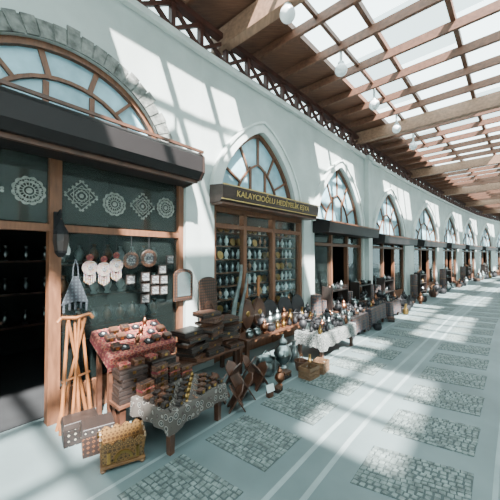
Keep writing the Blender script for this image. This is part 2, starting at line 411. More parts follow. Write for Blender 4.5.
cm=B().box((0,0,2.43),(.2,.2,4.86)).box((0,0,.1),(.32,.32,.2)).mesh('pergola_column',[m_roof])
for t in [-3+4.4*k2 for k2 in range(9)]:
    thing('pergola_column','square timber column carrying the pergola roof','column',S(t,7.6,0),H(t),mesh=cm,group='pergola columns')
b2=B(); tt=-6
while tt<37:
    b2.beam(S(tt,9.6,2.5),S(tt+1.5,9.6,2.5),.2,5.0); tt+=1.5
struct('wall_right_blocker',b2.mesh('wall_right_blocker',[m_plaster]),label='unseen pale wall added across the street to hold back sky light')  # out of view; added to cut sky light coming in from the right

def lamp(loc,rz):
    return thing('pendant_lamp','round white opal globe lamp on a short mount below the pergola','lamp',loc,rz,group='pendant globe lamps',parts=[
        ('stem',B().cyl((0,0,-.20),(0,0,.08),.022,n=10),[m_grey]),
        ('cap',B().lathe([(0,-.185),(.05,-.185),(.055,-.225),(.001,-.23)],16),[m_grey],True),
        ('globe',B().lathe([(0.001,-.41)]+[(.10*math.sin(math.pi*k2/14),-.31-.10*math.cos(math.pi*k2/14)) for k2 in range(1,14)]+[(.001,-.21)],24),[m_globe],True)])
L0=None
for k2 in range(0,6):
    t=.55+k2*1.52
    zt=ZR-.06
    if L0 is None: L0=lamp(S(t,1.16,zt),0)
    else: clone(L0,S(t,1.16,zt))
b2=B(); tt=-1.0
while tt<9.4: b2.beam(S(tt,1.16,ZR+.05),S(tt+.9,1.16,ZR+.05),.05,.07); tt+=.9
part(roof,'lamp_rail',b2,[m_roof])

# ------------------------------------------------------------------ prototypes
G={}
OCC=[]
def occ(t,off,r): OCC.append((t,off,r))
def proto(key,fn,loc,rz=0,sc=1.0,label=None,group=None):
    if key not in G:
        o=fn(); o.location=loc; o.rotation_euler=(0,0,rz); o.scale=(sc,)*3 if not isinstance(sc,tuple) else sc; G[key]=o
        if label:o['label']=label
        if group:o['group']=group
        return o
    return clone(G[key],loc,rz,sc,label=label,group=group)
def urn(mat,name,lab):
    def f():
        return thing(name,lab,name.split('_')[-1],parts=[
          ('body',B().lathe([(.06,0),(.065,.02),(.035,.05),(.10,.12),(.12,.18),(.10,.25),(.05,.30),(.06,.335),(.055,.34)],18),[mat],True),
          ('lid',B().lathe([(.06,.34),(.05,.365),(.02,.385),(.012,.41),(.018,.425),(.001,.435)],16),[mat],True),
          ('handle',B().tube([(.10,0,.24),(.15,0,.27),(.155,0,.20),(.115,0,.16)],.008),[mat],True),
          ('handle',B().tube([(-.10,0,.24),(-.15,0,.27),(-.155,0,.20),(-.115,0,.16)],.008),[mat],True)])
    return f
def jug(mat,name,lab):
    def f():
        return thing(name,lab,'jug',parts=[
          ('body',B().lathe([(.05,0),(.075,.03),(.085,.10),(.06,.17),(.028,.22),(.028,.28),(.042,.32),(.038,.32)],16),[mat],True),
          ('handle',B().tube([(.03,0,.29),(.09,0,.28),(.11,0,.20),(.08,0,.12)],.007),[mat],True),
          ('spout',B().tube([(-.075,0,.12),(-.11,0,.17),(-.12,0,.25),(-.14,0,.28)],.009),[mat],True)])
    return f
def pot(mat,name,lab):
    def f():
        return thing(name,lab,'pot',parts=[
          ('body',B().lathe([(.09,0),(.13,.05),(.14,.12),(.12,.19),(.135,.215),(.128,.215),(.11,.19),(.12,.1),(.001,.02)],20),[mat],True),
          ('handle',B().tube([(-.13,0,.19),(-.10,0,.27),(0,0,.32),(.10,0,.27),(.13,0,.19)],.006),[mat],True)])
    return f
def vase(mat,name,lab):
    def f():
        return thing(name,lab,'vase',mesh=B().lathe([(.03,0),(.035,.01),(.02,.03),(.045,.08),(.04,.12),(.015,.16),(.022,.19),(.001,.185)],12).mesh(name,[mat],True))
    return f
def tray(m1,m2,name,lab,r=.16):
    def f():
        R=Euler((math.radians(78),0,0)).to_matrix()
        return thing(name,lab,'plate',parts=[
          ('rim',B().lathe([(r*.72,.0),(r*.98,-.012),(r,.0),(r*.98,.012),(r*.72,.012)],24,c=(0,0,r),R=R),[m1],True),
          ('centre',B().lathe([(.001,.006),(r*.73,.006),(r*.73,-.003),(.001,-.003)],24,c=(0,0,r),R=R),[m2],True)])
    return f
def flatbox(m1,m2,name,lab,w=.40,d=.24,h=.07):
    def f():
        return thing(name,lab,'box',parts=[
          ('body',B().box((0,0,h*.28),(w,d,h*.56)),[m1],False,.004),
          ('lid',B().box((0,0,h*.80),(w,d,h*.38)).box((0,0,h*1.0),(w*.9,d*.86,.006)),[m2],False,.004),
          ('clasp',B().box((0,-d/2-.003,h*.55),(.03,.006,.025)),[m_brass])])
    return f
def woodtray():
    w,d,h=.34,.22,.04; b2=B()
    b2.box((0,0,.005),(w*.88,d*.84,.01))
    for sg in (-1,1):
        b2.box((0,sg*(d/2-.01),h/2),(w,.014,h),0,(sg*-.35,0,0)); b2.box((sg*(w/2-.01),0,h/2),(.014,d,h),0,(0,sg*.35,0))
    return thing('wooden_tray','shallow dark carved wooden tray lying on a stack','tray',parts=[('base',b2,[m_walnut]),
        ('handle',B().tube([(w/2,-.05,h),(w/2+.03,-.03,h+.015),(w/2+.03,.03,h+.015),(w/2,.05,h)],.007),[m_walnut2]),
        ('handle',B().tube([(-w/2,-.05,h),(-w/2-.03,-.03,h+.015),(-w/2-.03,.03,h+.015),(-w/2,.05,h)],.007),[m_walnut2])])
def bookrest():
    def board():
        b2=B()
        pts=[(-.12,0),(-.07,0),(-.05,.05),(0,.08),(.05,.05),(.07,0),(.12,0),(.12,.34),(.09,.38),(.04,.40),(0,.43),(-.04,.40),(-.09,.38),(-.12,.34)]
        b2.prism(pts,-.008,.008); return b2
    return thing('folding_bookrest','carved brown wooden folding bookrest opened into an X','bookrest',parts=[
        ('board',board(),[m_walnut],False,0,None,(0,.12,0),(math.radians(32),0,0)),
        ('board',board(),[m_walnut],False,0,None,(0,-.12,0),(math.radians(-32),0,0)),
        ('hinge',B().cyl((-.125,0,.19),(.125,0,.19),.012),[m_walnut2],True)])
def cloth(w,d,z,drop,amp=.015,seed=0,scal=0):
    b2=B(); N=48; loops=[]
    def per(k2,ex,zz,wig):
        s=k2/N*4; e=int(s)%4; f=s-int(s); hw=w/2+ex; hd_=d/2+ex
        c=[(-hw,-hd_),(hw,-hd_),(hw,hd_),(-hw,hd_)]; a=c[e]; b3=c[(e+1)%4]
        x=a[0]+(b3[0]-a[0])*f; y=a[1]+(b3[1]-a[1])*f
        nx,ny=[(0,-1),(1,0),(0,1),(-1,0)][e]
        return (x+nx*wig,y+ny*wig,zz)
    for ex,zz,wa in ((-.005,z+.006,0),(.006,z-.004,0),(.014,z-drop*.5,amp*.6),(.02,z-drop,amp)):
        loops.append([per(k2,ex,zz-(scal*abs(math.sin(k2*1.57)) if zz<=z-drop+1e-6 else 0)-(drop*.25*max(0,1-min(k2%12,12-k2%12)/3) if ex>.015 else 0),wa*math.sin(k2*1.9+seed)) for k2 in range(N)])
    vs=[p for l in loops for p in l]; fs=[]
    for j in range(3):
        for k2 in range(N): fs.append((j*N+k2,j*N+(k2+1)%N,(j+1)*N+(k2+1)%N,(j+1)*N+k2))
    fs.append(tuple(range(N))); b2.add(vs,fs); return b2
def table(w,d,z,name='display_table',lab='low wooden display table',loc=(0,0,0),rz=0,clothmat=None,drop=.15,scal=.0,clab=''):
    ps=[('top',B().box((0,0,z-.015),(w,d,.03)),[m_walnut],False,.004)]
    for x in (-w/2+.05,w/2-.05):
        for y in (-d/2+.05,d/2-.05): ps.append(('leg',B().box((x,y,(z-.03)/2),(.045,.045,z-.03),top=(1.2,1.2)),[m_walnut]))
    o=thing(name,lab,'table',loc,rz,ps)
    if clothmat:
        thing('tablecloth',clab or 'patterned cloth draped over a display table','cloth',loc,rz,mesh=cloth(w,d,z,drop,seed=int(w*100),scal=scal).mesh('tablecloth',[clothmat],True))
    return o

# ------------------------------------------------------------------ SHOP 1 goods
h1=H(0.5)
near=S
def fl(wb,wt,z0,z1,scallop=4):
    pts=[(-wb,z0),(wb,z0),(wt,z1)]
    for k2 in range(1,scallop*6):
        f=k2/(scallop*6); pts.append((wt-2*wt*f, z1+.035*abs(math.sin(f*math.pi*scallop))))
    pts.append((-wt,z1)); return pts
ps=[]
W2,D2=.17,.12
b2=B()
for sg in (-1,1):
    bb=B().prism(fl(W2,W2+.02,.05,.24),-.008,.008)
    for j,v in enumerate(bb.v): bb.v[j]=(v[0],v[1]+sg*(D2+(v[2]-.05)*.12),v[2])
    b2.add(bb.v,bb.f)
    bb=B().prism(fl(D2,D2+.02,.05,.24,3),-.008,.008)
    for j,v in enumerate(bb.v): bb.v[j]=(v[1]+sg*(W2+(v[2]-.05)*.12),v[0],v[2])
    b2.add(bb.v,bb.f)
b2.box((0,0,.055),(2*W2,2*D2,.015))
ps.append(('body',b2,[m_carved]))
ps.append(('base_moulding',B().box((0,0,.045),(2*W2+.05,2*D2+.05,.03)),[m_oak],False,.006))
for x in (-W2,W2):
    for y in (-D2,D2): ps.append(('foot',B().lathe([(.018,0),(.028,.015),(.015,.032)],10,c=(x,y,0)),[m_oak],True))
ps.append(('arch_panel',B().ering(0,.09,.06,.06,.085,.085,-D2-.035,-D2-.015,12).box((-.125,-D2-.022,.13),(.03,.02,.1)).box((.125,-D2-.022,.13),(.03,.02,.1)),[m_brass]))
ch=thing('carved_chest','golden brown carved open wooden chest with scalloped rim on small feet','box',near(.09,.90),h1+math.radians(-22),ps); ch.scale=(.80,.80,.80)
def lidbox(w,d,h,m1,m2,rz,loc,lab):
    thing('inlaid_box',lab,'box',loc,rz,[('body',B().box((0,0,h*.36),(w,d,h*.72),top=(1.05,1.05)),[m1],False,.005),
       ('lid',B().box((0,0,h*.86),(w*1.09,d*1.09,h*.28),top=(.92,.88)),[m2],False,.006),('clasp',B().box((0,-d*.53,h*.72),(.03,.012,.04)),[m_brass])])
lidbox(.26,.18,.19,m_inlay2,m_walnut2,h1-.2,near(-.03,.36),'dark wooden box with pale diamond inlay beside the doorway')
lidbox(.23,.20,.22,m_inlay,m_inlay2,h1-.30,near(.02,.61),'dark brown inlaid wooden box behind the carved chest')
ps=[]
for x,y in ((-.13,-.05),(.13,-.05),(-.13,.05),(.13,.05)):
    ps.append(('leg',B().cyl((x,y,0),(x*.45 if y<0 else -x*.55,-y*.5,1.0),.017,.013,n=8),[m_tan],True))
ps.append(('leg',B().cyl((0.02,-.06,0),(.0,.03,1.0),.016,.012,n=8),[m_tan],True))
ps.append(('leg',B().cyl((-.05,-.07,0),(.03,.0,1.0),.014,.012,n=8),[m_tan],True))
ps.append(('rail',B().tube([(-.15,0,.99),(-.12,0,1.03),(0,0,1.01),(.12,0,1.03),(.15,0,.99)],.016,8),[m_tan],True))
ps.append(('rail',B().cyl((-.12,-.02,.45),(.12,-.02,.48),.011,n=8),[m_tan],True))
thing('stick_trestle','orange-brown wooden trestle of crossed turned sticks by the door post','stand',near(.0,.14),h1,ps)
nb=B().prism([(-.12,0),(0,.03),(.12,0),(.10,.06),(.025,.27),(-.025,.27),(-.10,.06)],-.01,.01)
ps=[('net',nb,[m_bead],False,.004),
    ('strap',B().tube([(-.025,0,.27),(-.02,0,.36),(0,0,.44),(.02,0,.36),(.025,0,.27)],.006),[m_bead]),
    ('tassel',B().box((-.10,0,-.03),(.015,.015,.08)).box((-.05,0,-.01),(.015,.015,.08)).box((0,0,.0),(.015,.015,.10)).box((.05,0,-.01),(.015,.015,.08)).box((.10,0,-.03),(.015,.015,.08)),[m_bead])]
thing('beaded_hanging','dark blue-grey triangular beaded hanging with tassels above the sticks','hanging',near(.03,.03,1.12),h1,ps)
ps=[('bracket',B().box((0,-.02,.30),(.05,.03,.22)).tube([(0,-.03,.38),(0,-.12,.42),(0,-.14,.34)],.008),[m_black]),
    ('lantern_body',B().lathe([(.02,-.02),(.05,.02),(.065,.14),(.06,.22),(.03,.27),(.01,.33)],8,c=(0,-.14,0)),[m_black]),
    ('lamp_glass',B().lathe([(.052,.04),(.067,.13),(.063,.19)],8,c=(0,-.142,0)),[m_walnut2])]
thing('wall_lantern','ornate black iron lantern on a bracket fixed to the door post','lantern',near(-.12,-.04,1.60),h1,ps)
ps=[('bottle',B().lathe([(.03,0),(.045,.04),(.04,.09),(.015,.13),(.02,.16)],12),[m_white],True),('cord',B().cyl((0,0,.15),(0,0,.30),.004,n=5),[m_iron])]
fk=thing('hanging_flask','small white ceramic flask hung on a cord at the door post','flask',near(-.03,.0,1.60),h1,ps); fk.scale=(.5,.5,.7)
def doily(var):
    b2=B()
    def ringf(r0,r1,n=32,sq=0):
        vs=[]
        for k2 in range(n):
            t=2*math.pi*k2/n
            for r in (r0,r1*(1+sq*abs(math.sin(t*6)))): vs.append((r*math.cos(t),0,r*math.sin(t)))
        b2.add(vs,[(2*k2,2*k2+1,(2*k2+3)%(2*n),(2*k2+2)%(2*n)) for k2 in range(n)])
    if var==0:
        ringf(.001,.03); ringf(.045,.058); ringf(.085,.10,36,.18); ringf(.125,.140,48,.12)
        for k2 in range(16):
            t=2*math.pi*k2/16; b2.box((.072*math.cos(t),0,.072*math.sin(t)),(.05,.002,.008),0,(0,-t,0))
        for k2 in range(32):
            t=2*math.pi*k2/32; b2.box((.112*math.cos(t),0,.112*math.sin(t)),(.03,.002,.005),0,(0,-t,0))
    else:
        for q_ in (.05,.085,.12):
            b2.box((0,0,q_),(2*q_,.002,.010)); b2.box((0,0,-q_),(2*q_,.002,.010)); b2.box((q_,0,0),(.010,.002,2*q_)); b2.box((-q_,0,0),(.010,.002,2*q_))
        for sx,sz in ((1,1),(1,-1),(-1,1),(-1,-1)): b2.beam((sx*.12,0,0),(0,0,sz*.12),.002,.010)
        ringf(.001,.025); ringf(.05,.06,24,.2)
        for k2 in range(-2,3):
            for s_ in (-1,1):
                ringR=Euler((math.radians(90),0,0)).to_matrix()
                b2.lathe([(.001,-.001),(.016,0),(.001,.001)],8,c=(k2*.055,0,s_*.13),R=ringR); b2.lathe([(.001,-.001),(.016,0),(.001,.001)],8,c=(s_*.13,0,k2*.055),R=ringR)
        b2.v=[((x-z)*.72,y,(x+z)*.72) for x,y,z in b2.v]
    return thing('lace_doily',('round' if var==0 else 'diamond-shaped')+' pale crocheted lace doily hung on the glass','doily',mesh=b2.mesh('lace_doily',[m_lace]),group='lace doilies above the shop front')
for j,(t,v) in enumerate(((-.66,1),(-.32,0),(.12,1),(.46,0),(.80,1),(1.12,0))):
    proto('doily%d'%v,(lambda v=v: doily(v)),near(t,-.098,2.19+.02*(j%3-1)),h1,.86)
def orn():
    R=Euler((math.radians(90),0,0)).to_matrix()
    fr_=B()
    for k2 in range(-3,4): fr_.box((k2*.018,0,-.03-.012*(3-abs(k2))),(.009,.008,.09))
    return thing('hanging_ornament','round white and coloured embroidered ornament with long fringes','ornament',parts=[
        ('disc',B().lathe([(.001,.012),(.05,.014),(.078,.006),(.078,-.006),(.001,-.006)],24,c=(0,0,.075),R=R),[m_vest],True),
        ('rosette',B().lathe([(.001,.024),(.022,.020),(.028,.012)],16,c=(0,0,.075),R=R),[m_tile],True),
        ('top_disc',B().lathe([(.001,.010),(.035,.008),(.038,-.004),(.001,-.004)],18,c=(0,0,.185),R=R),[m_kilim],True),
        ('cord',B().cyl((0,0,.22),(0,0,.42),.004,n=5),[m_iron]),
        ('fringe',fr_,[m_vest])])
for t,z in ((.17,1.40),(.31,1.38),(.44,1.42)): proto('orn',orn,near(t,.0,z),h1,.95,group='hanging fringed ornaments')
def plate():
    R=Euler((math.radians(90),0,0)).to_matrix()
    return thing('wall_plate','round dark plate with patterned rim hung on a cord','plate',parts=[
      ('rim',B().lathe([(.07,-.005),(.10,-.012),(.108,0),(.10,.006),(.07,.006)],24,R=R),[m_inlay],True),
      ('centre',B().lathe([(.001,.012),(.04,.012),(.075,.004),(.075,-.003),(.001,-.003)],24,R=R),[m_tile],True),
      ('cord',B().cyl((0,0,.10),(0,0,.31),.004,n=5),[m_iron])])
for t,z,s in ((.61,1.54,.9),(.83,1.56,.98)): proto('plate',plate,near(t,.0,z),h1,s,group='hanging plates in the shop window')
def tile():
    return thing('painted_tile_picture','small square framed tile painted with a dark motif','picture',parts=[('frame',B().box((0,0,0),(.12,.02,.12)),[m_walnut2],False,.003),
      ('tile',B().box((0,-.012,0),(.09,.008,.09)),[m_tile])])
for t,z in ((.80,1.34),(.80,1.21),(.80,1.08),(.62,1.32),(1.05,1.16),(1.03,1.42),(1.05,1.29),(.93,1.30),(.93,1.17),(1.14,1.54)): proto('tile',tile,near(t,-.03,z),h1,.92,group='framed tile pictures')
def archp(a,h): return [(-a,0),(a,0),(a,h-.08)]+[(a*math.cos(math.pi*k2/12),h-.08+.08*math.sin(math.pi*k2/12)) for k2 in range(1,12)]+[(-a,h-.08)]
thing('arched_mirror','arched mirror in a carved dark wooden frame on the post','mirror',near(1.33,.0,1.00),h1,[
   ('frame',B().prism(archp(.15,.42),-.015,.015),[m_inlay],False,.005),('glass',B().prism([(x*.68,.06+z*.76) for x,z in archp(.15,.42)],-.022,-.014),[m_mirror])])
for z in (.78,1.15,1.50):
    thing('display_shelf','thin wooden shelf behind the shop window','shelf',near(.60,-.42,z),h1,mesh=B().box((0,0,-.008),(1.25,.18,.016)).mesh('display_shelf',[m_walnut]),group='display shelves in the first window')
    for k2 in range(8):
        q_=RND.random(); t=.06+.155*k2
        if q_<.4: proto('vwz',vase(m_white,'ceramic_vase','small white ceramic vase on a shelf'),near(t,-.42,z),0,1.1,group='vases in the first window')
        elif q_<.7: proto('vcz',vase(m_copper,'copper_vase','small copper vase on a shelf'),near(t,-.42,z),0,1.2,group='vases in the first window')
        else: proto('vtz',vase(m_tin,'pewter_vase','small pewter vase on a shelf'),near(t,-.42,z),0,1.1,group='vases in the first window')
ang=math.radians(24)
DS=.545; KZ=.725
thing('display_stand','slanted wooden display stand against the shop window','stand',near(DS,.24),h1,[
    ('board',B().box((0,0,0),(.70,.42,.02)),[m_walnut],False,0,None,(0,0,KZ-.005),(ang,0,0)),
    ('leg',B().box((-.32,.12,.38),(.04,.04,.76)),[m_walnut]),('leg',B().box((.32,.12,.38),(.04,.04,.76)),[m_walnut]),
    ('leg',B().box((-.32,-.12,.33),(.04,.04,.66)),[m_walnut]),('leg',B().box((.32,-.12,.33),(.04,.04,.66)),[m_walnut])])
kb=B().box((0,0,.014),(.72,.45,.008)); kb.box((0,-.228,-.06),(.72,.006,.15)); kb.box((-.363,0,-.04),(.006,.45,.11)); kb.box((.363,0,-.04),(.006,.45,.11))
thing('kilim_rug','red patterned kilim rug spread over the stand','rug',near(DS,.24,KZ),rot=(ang,0,h1),mesh=kb.mesh('kilim_rug',[m_kilim]))
def plq():
    b_=[(-.05,-.05),(.05,-.05),(.06,.02),(0,.06),(-.06,.02)]
    def flat(bb): bb.v=[(x,z,-y) for x,y,z in bb.v]; return bb
    return thing('black_plaque','small black plaque with a pale inlaid medallion on the kilim','plaque',parts=[('base',flat(B().prism(b_,-.012,.008)),[m_iron]),('medallion',flat(B().prism([(-.02,0),(0,-.025),(.02,0),(0,.025)],-.014,-.011)),[m_white])])
for j,(dx,k2) in enumerate([(x_,y_) for y_ in (.14,.02,-.12) for x_ in (-.28,-.17,-.06,.06,.17,.28)]):
    dx+=RND.uniform(-.015,.015); k2+=RND.uniform(-.015,.015)
    pz=Vector((dx, k2*math.cos(ang)-.027*math.sin(ang), k2*math.sin(ang)+.027*math.cos(ang)))
    R=Matrix.Rotation(h1,3,'Z')@pz
    if j%5 in (0,3):
        if 'plq' not in G: o=plq(); G['plq']=o; o['group']='black plaques on the kilim'
        else: o=clone(G['plq'],(0,0,0))
        o.location=near(DS,.24,KZ)+R; o.rotation_euler=(ang,0,h1); o.scale=(.75,)*3
    elif j%5==4:
        o=proto('kvase',vase(m_copper,'copper_vase','small copper vase on the kilim'),(0,0,0),0,.6,group='small vases on the kilim')
        o.location=near(DS,.24,KZ)+R-Vector((0,0,.012)); o.rotation_euler=(0,0,0)
    else:
        o=proto('kbx%d'%(j%2),flatbox(m_walnut2,(m_inlay,m_walnut)[j%2],'trinket_box','small dark trinket box on the kilim',.085,.07,.05),(0,0,0),0,1,group='trinket boxes on the kilim')
        o.location=near(DS,.24,KZ)+R-Vector((0,0,.008)); o.rotation_euler=(ang,0,h1)
table(.62,.20,.26,'low_bench','low dark wooden bench below the kilim stand',near(.50,.52),h1)
for j in range(4):
    for t in (.35,.66): proto('fb_dark',flatbox(m_inlay2,m_walnut2,'flat_wooden_box','flat dark wooden game box with inlay',.27,.17,.07),near(t+RND.uniform(-.01,.01),.52,.26+j*.0735),h1+RND.uniform(-.1,.1),(RND.uniform(.85,1.0),1,1),group='flat boxes on the low bench')
for j,t in enumerate((.28,.42,.56,.70)): proto(('sb0','sb1')[j%2],flatbox(m_walnut,(m_kilim,m_inlay)[j%2],'trinket_box','small brown trinket box with patterned lid',.10,.09,.05),near(t,.52,.555),h1+RND.uniform(-.3,.3),1,group='trinket boxes on the box stack')
rzT=h1+math.radians(6)
TT=(.64,.91)
TZ=.35
table(.68,.50,TZ,'display_table','low display table covered by a patterned cloth',near(*TT),rzT,m_cloth,.13,.0,'dark grey and cream patterned cloth draped over the low table')
def knife():
    def flat(bb): bb.v=[(x,z,y) for x,y,z in bb.v]; return bb
    return thing('dagger','small curved dagger with dark wooden handle','knife',parts=[('blade',flat(B().prism([(0,-.012),(.10,-.010),(.16,.008),(.09,.012),(0,.012)],0,.006)),[m_tin]),
       ('handle',B().box((-.045,0,.006),(.09,.024,.012)),[m_walnut2],False,.003)])
def spoon():
    return thing('wooden_spoon','small carved wooden spoon','spoon',parts=[('bowl',B().lathe([(.001,0),(.02,.004),(.025,.012),(.001,.007)],12),[m_tan],True),('handle',B().box((.08,0,.008),(.13,.010,.006)),[m_tan])])
M3=Matrix.Rotation(rzT,3,'Z')
def onT(x,y,z=TZ+.008): return near(*TT,0)+M3@Vector((x,y,0))+Vector((0,0,z))
for r_ in range(5):
    for c_ in range(8):
        x=-.30+.0857*c_; y=-.215+.072*r_
        k2=(r_*5+c_*3)%8
        if k2==0: proto('knife',knife,onT(x-.01,y),rzT+1.2+RND.uniform(-.2,.2),.42,group='daggers on the table')
        elif k2==1: proto('spoon',spoon,onT(x,y-.03),rzT+1.45+RND.uniform(-.2,.2),.45,group='wooden spoons on the table')
        elif k2==2: proto('sbox',flatbox(m_inlay,m_walnut,'trinket_box','small inlaid wooden trinket box',.070,.056,.045),onT(x,y),rzT+RND.uniform(-.3,.3),RND.uniform(.8,1.0),group='trinket boxes on the table')
        elif k2 in (3,5,7): proto('sbox2',flatbox(m_walnut2,m_walnut2,'trinket_box','small black wooden trinket box',.070,.056,.05),onT(x,y),rzT+RND.uniform(-.3,.3),RND.uniform(.7,1.0),group='trinket boxes on the table')
        elif k2==6: proto('smallv',vase(m_brass,'brass_vase','small brass vase on the table'),onT(x,y),0,.4,group='small vases on the table')
        else: proto('sbox3',flatbox(m_walnut2,m_walnut,'trinket_box','small dark trinket box with a brown lid',.070,.056,.035),onT(x,y),rzT+RND.uniform(-.2,.2),1,group='trinket boxes on the table')
for c_ in range(4):
    for j in range(4):
        kk=('fb_r','fb_w','fb_k')[(c_+j)%3]; m1,m2,lb=((m_walnut,m_kilim,'flat wooden box with red patterned lid'),(m_walnut,m_inlay,'flat brown wooden box with inlaid lid'),(m_walnut2,m_walnut2,'flat black wooden box in a stack'))[(c_+j)%3]
        if j>=2+(c_*2)%3: continue
        proto(kk,flatbox(m1,m2,'flat_wooden_box',lb,.14,.075,.05),onT(-.235+.157*c_,.202,TZ+.008+.0535*j),rzT+RND.uniform(-.06,.06),1,group='stacked small boxes on the table')
table(1.0,.44,.38,'display_bench','dark wooden bench carrying stacked boxes',near(1.45,.33),h1,None)
for ci,(t,nn) in enumerate(((1.13,6),(1.45,9),(1.78,7))):
    z=.38
    for j in range(nn):
        if (j+ci)%4==3:
            proto('wtray',woodtray,near(t+RND.uniform(-.03,.03),.38+RND.uniform(-.03,.03),z),h1+RND.uniform(-.35,.35),RND.uniform(.8,.95),group='wooden trays in the stacks'); z+=.046; continue
        dk=(j*2+ci)%3
        key=('bgA','bgB','bgC')[dk]; m1,m2=((m_walnut,m_walnut),(m_walnut2,m_walnut2),(m_walnut2,m_inlay))[dk]
        hh=.062; sz=RND.uniform(.7,1.1)
        proto(key,flatbox(m1,m2,'backgammon_box','flat brown wooden backgammon box lying in a stack',.30,.25,hh),near(t+RND.uniform(-.05,.05),.40+RND.uniform(-.05,.04),z),h1+RND.uniform(-.4,.4),(RND.uniform(.78,1.06),RND.uniform(.8,1),sz),group='stacked backgammon boxes')
        z+=hh*sz+.004*sz+.001
thing('carved_screen','tall carved dark wooden screen leaning behind the stacked boxes','screen',near(1.68,.13,.38),rot=(math.radians(-3),0,h1),parts=[
   ('board',B().prism(archp(.16,.92),-.012,.012),[m_inlay],False,.004),('carving',B().ering(0,.45,.07,.10,.10,.14,-.02,-.01,16).box((0,-.016,.30),(.16,.01,.03)),[m_walnut])])
def sword():
    pts=[]
    for k2 in range(13):
        f=k2/12; pts.append((.16*math.sin(f*1.6)**2-.025-.03*(1-f*.9), .18+f*.72))
    for k2 in range(12,-1,-1):
        f=k2/12; pts.append((.16*math.sin(f*1.6)**2+.03*(1-f*.95), .18+f*.72))
    return thing('curved_sword','tall curved decorative sword standing upright','sword',parts=[('scabbard',B().prism(pts,-.012,.012),[m_tin],False,.003),
      ('hilt',B().box((-.01,0,.08),(.03,.025,.16)),[m_walnut],False,.005),('guard',B().box((-.01,0,.175),(.11,.03,.02)),[m_brass],False,.004)])
for t,s in ((2.06,1.15),(2.20,1.0)): proto('sword',sword,near(t,.21,.42),h1,s,group='curved swords by the showcase')
for t,off,r_,s in ((1.24,.80,.5,.8),(1.46,1.00,1.0,.75),(1.56,.72,.2,.85),(1.78,.94,1.2,.8),(1.88,.68,.4,.8),(1.22,1.08,.9,.7)):
    proto('rest',bookrest,near(t,off),h1+r_,s,group='folding bookrests on the ground'); occ(t,off,.16)
thing('price_card','small white card propped on a wooden block','card',near(1.66,1.20),h1-.2,[('card',B().box((0,0,.10),(.11,.006,.08),0,(math.radians(-20),0,0)),[m_white]),('block',B().box((0,.01,.03),(.07,.05,.06)),[m_walnut])]); occ(1.66,1.20,.08)
hd=h1
table(.8,.35,.85,'shop_counter','dark wooden counter inside the shop',near(-.75,-1.2,.008),hd)
for z in (.5,1.0,1.5):
    thing('wall_shelf','dark wooden shelf inside the shop','shelf',near(-.1,-2.55,z),hd,mesh=B().box((0,0,0),(2.6,.28,.03)).mesh('wall_shelf',[m_walnut]),group='shelves inside the shop')
    for k2 in range(9):
        proto('vaseT',vase(m_tin,'metal_vase','small tinned metal vase on an interior shelf'),near(-1.1+.25*k2,-2.52,z+.017),0,1.2,group='vases on the interior shelves')

# ------------------------------------------------------------------ SHOP 2 showcase
t2=T[2]
for r_ in range(8):
    z=.46+.215*r_
    thing('display_shelf','thin wooden shelf behind the shop window','shelf',near(t2+1.45,-.225,z),H(t2+1),mesh=B().box((0,0,-.008),(2.25,.16,.016)).mesh('display_shelf',[m_frame]),group='display shelves in the showcase')
    for k2 in range(16):
        t=t2+.40+.137*k2; q_=RND.random()
        if q_<.28: proto('vw',vase(m_white,'ceramic_vase','small white ceramic vase on a shelf'),near(t,-.21,z),RND.random()*6,.85,group='vases in the showcase')
        elif q_<.5: proto('vc',vase(m_copper,'copper_vase','small copper vase on a shelf'),near(t,-.21,z),RND.random()*6,.9,group='vases in the showcase')
        elif q_<.75: proto('vb',vase(m_tin,'pewter_vase','small pewter vase on a shelf'),near(t,-.21,z),RND.random()*6,.8,group='vases in the showcase')
        else: proto('tp',tray(m_brass,m_tile,'display_plate','small round decorated plate standing on a shelf',.065),near(t,-.21,z),H(t2+1),1,group='plates in the showcase')
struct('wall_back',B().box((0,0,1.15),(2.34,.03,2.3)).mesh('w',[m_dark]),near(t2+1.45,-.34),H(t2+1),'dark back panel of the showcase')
table(2.1,.34,.42,'display_bench','long low bench in front of the showcase',near(3.08,.34),H(3))
mets=[('uC',urn(m_copper,'copper_urn','lidded copper urn with two handles')),('uT',urn(m_tin,'tinned_urn','lidded tinned urn with two handles')),
      ('jC',jug(m_copper,'copper_jug','copper ewer with spout and handle')),('jI',jug(m_iron,'iron_jug','dark iron ewer with spout and handle')),('jT',jug(m_tin,'tinned_jug','tinned metal ewer with spout and handle')),
      ('pT',pot(m_tin,'tinned_pot','round tinned pot with bail handle')),('jB',jug(m_brass,'brass_jug','brass ewer with spout and handle')),('pI',pot(m_iron,'iron_pot','round black iron pot with bail handle')),
      ('uI',urn(m_iron,'iron_urn','lidded black iron urn with two handles'))]
MW=mets+[mets[3],mets[7],mets[8],mets[7]]
def met(t,off,z,sc,grp=None,w=None):
    k_,f_=RND.choice(MW); proto(k_,f_,near(t,off,z),RND.random()*.8+H(t)-.4,sc,group=grp)
for k2 in range(12): met(2.15+.165*k2,.44,.42,RND.uniform(.42,.52),grp='metalware on the bench')
for k2 in range(8): met(2.60+.19*k2,.30,.42,RND.uniform(.60,.72),grp='metalware on the bench')
def lute():
    pts=[(0,0)]
    for k2 in range(1,14):
        f=k2/14; pts.append((.11*math.sin(math.pi*min(1,f*1.05))**.8,f*.40))
    pts += [(-x,z) for x,z in reversed(pts[1:14])]
    return thing('wooden_bellows','carved wooden fireplace bellows standing upright','bellows',parts=[('body',B().prism(pts,-.03,.03),[m_walnut],False,.006),
       ('handle',B().box((0,0,.51),(.035,.025,.24)),[m_tan],False,.005),('rosette',B().lathe([(.001,.038),(.03,.036),(.035,.03)],12,c=(0,0,.2),R=Euler((math.radians(90),0,0)).to_matrix()),[m_brass],True)])
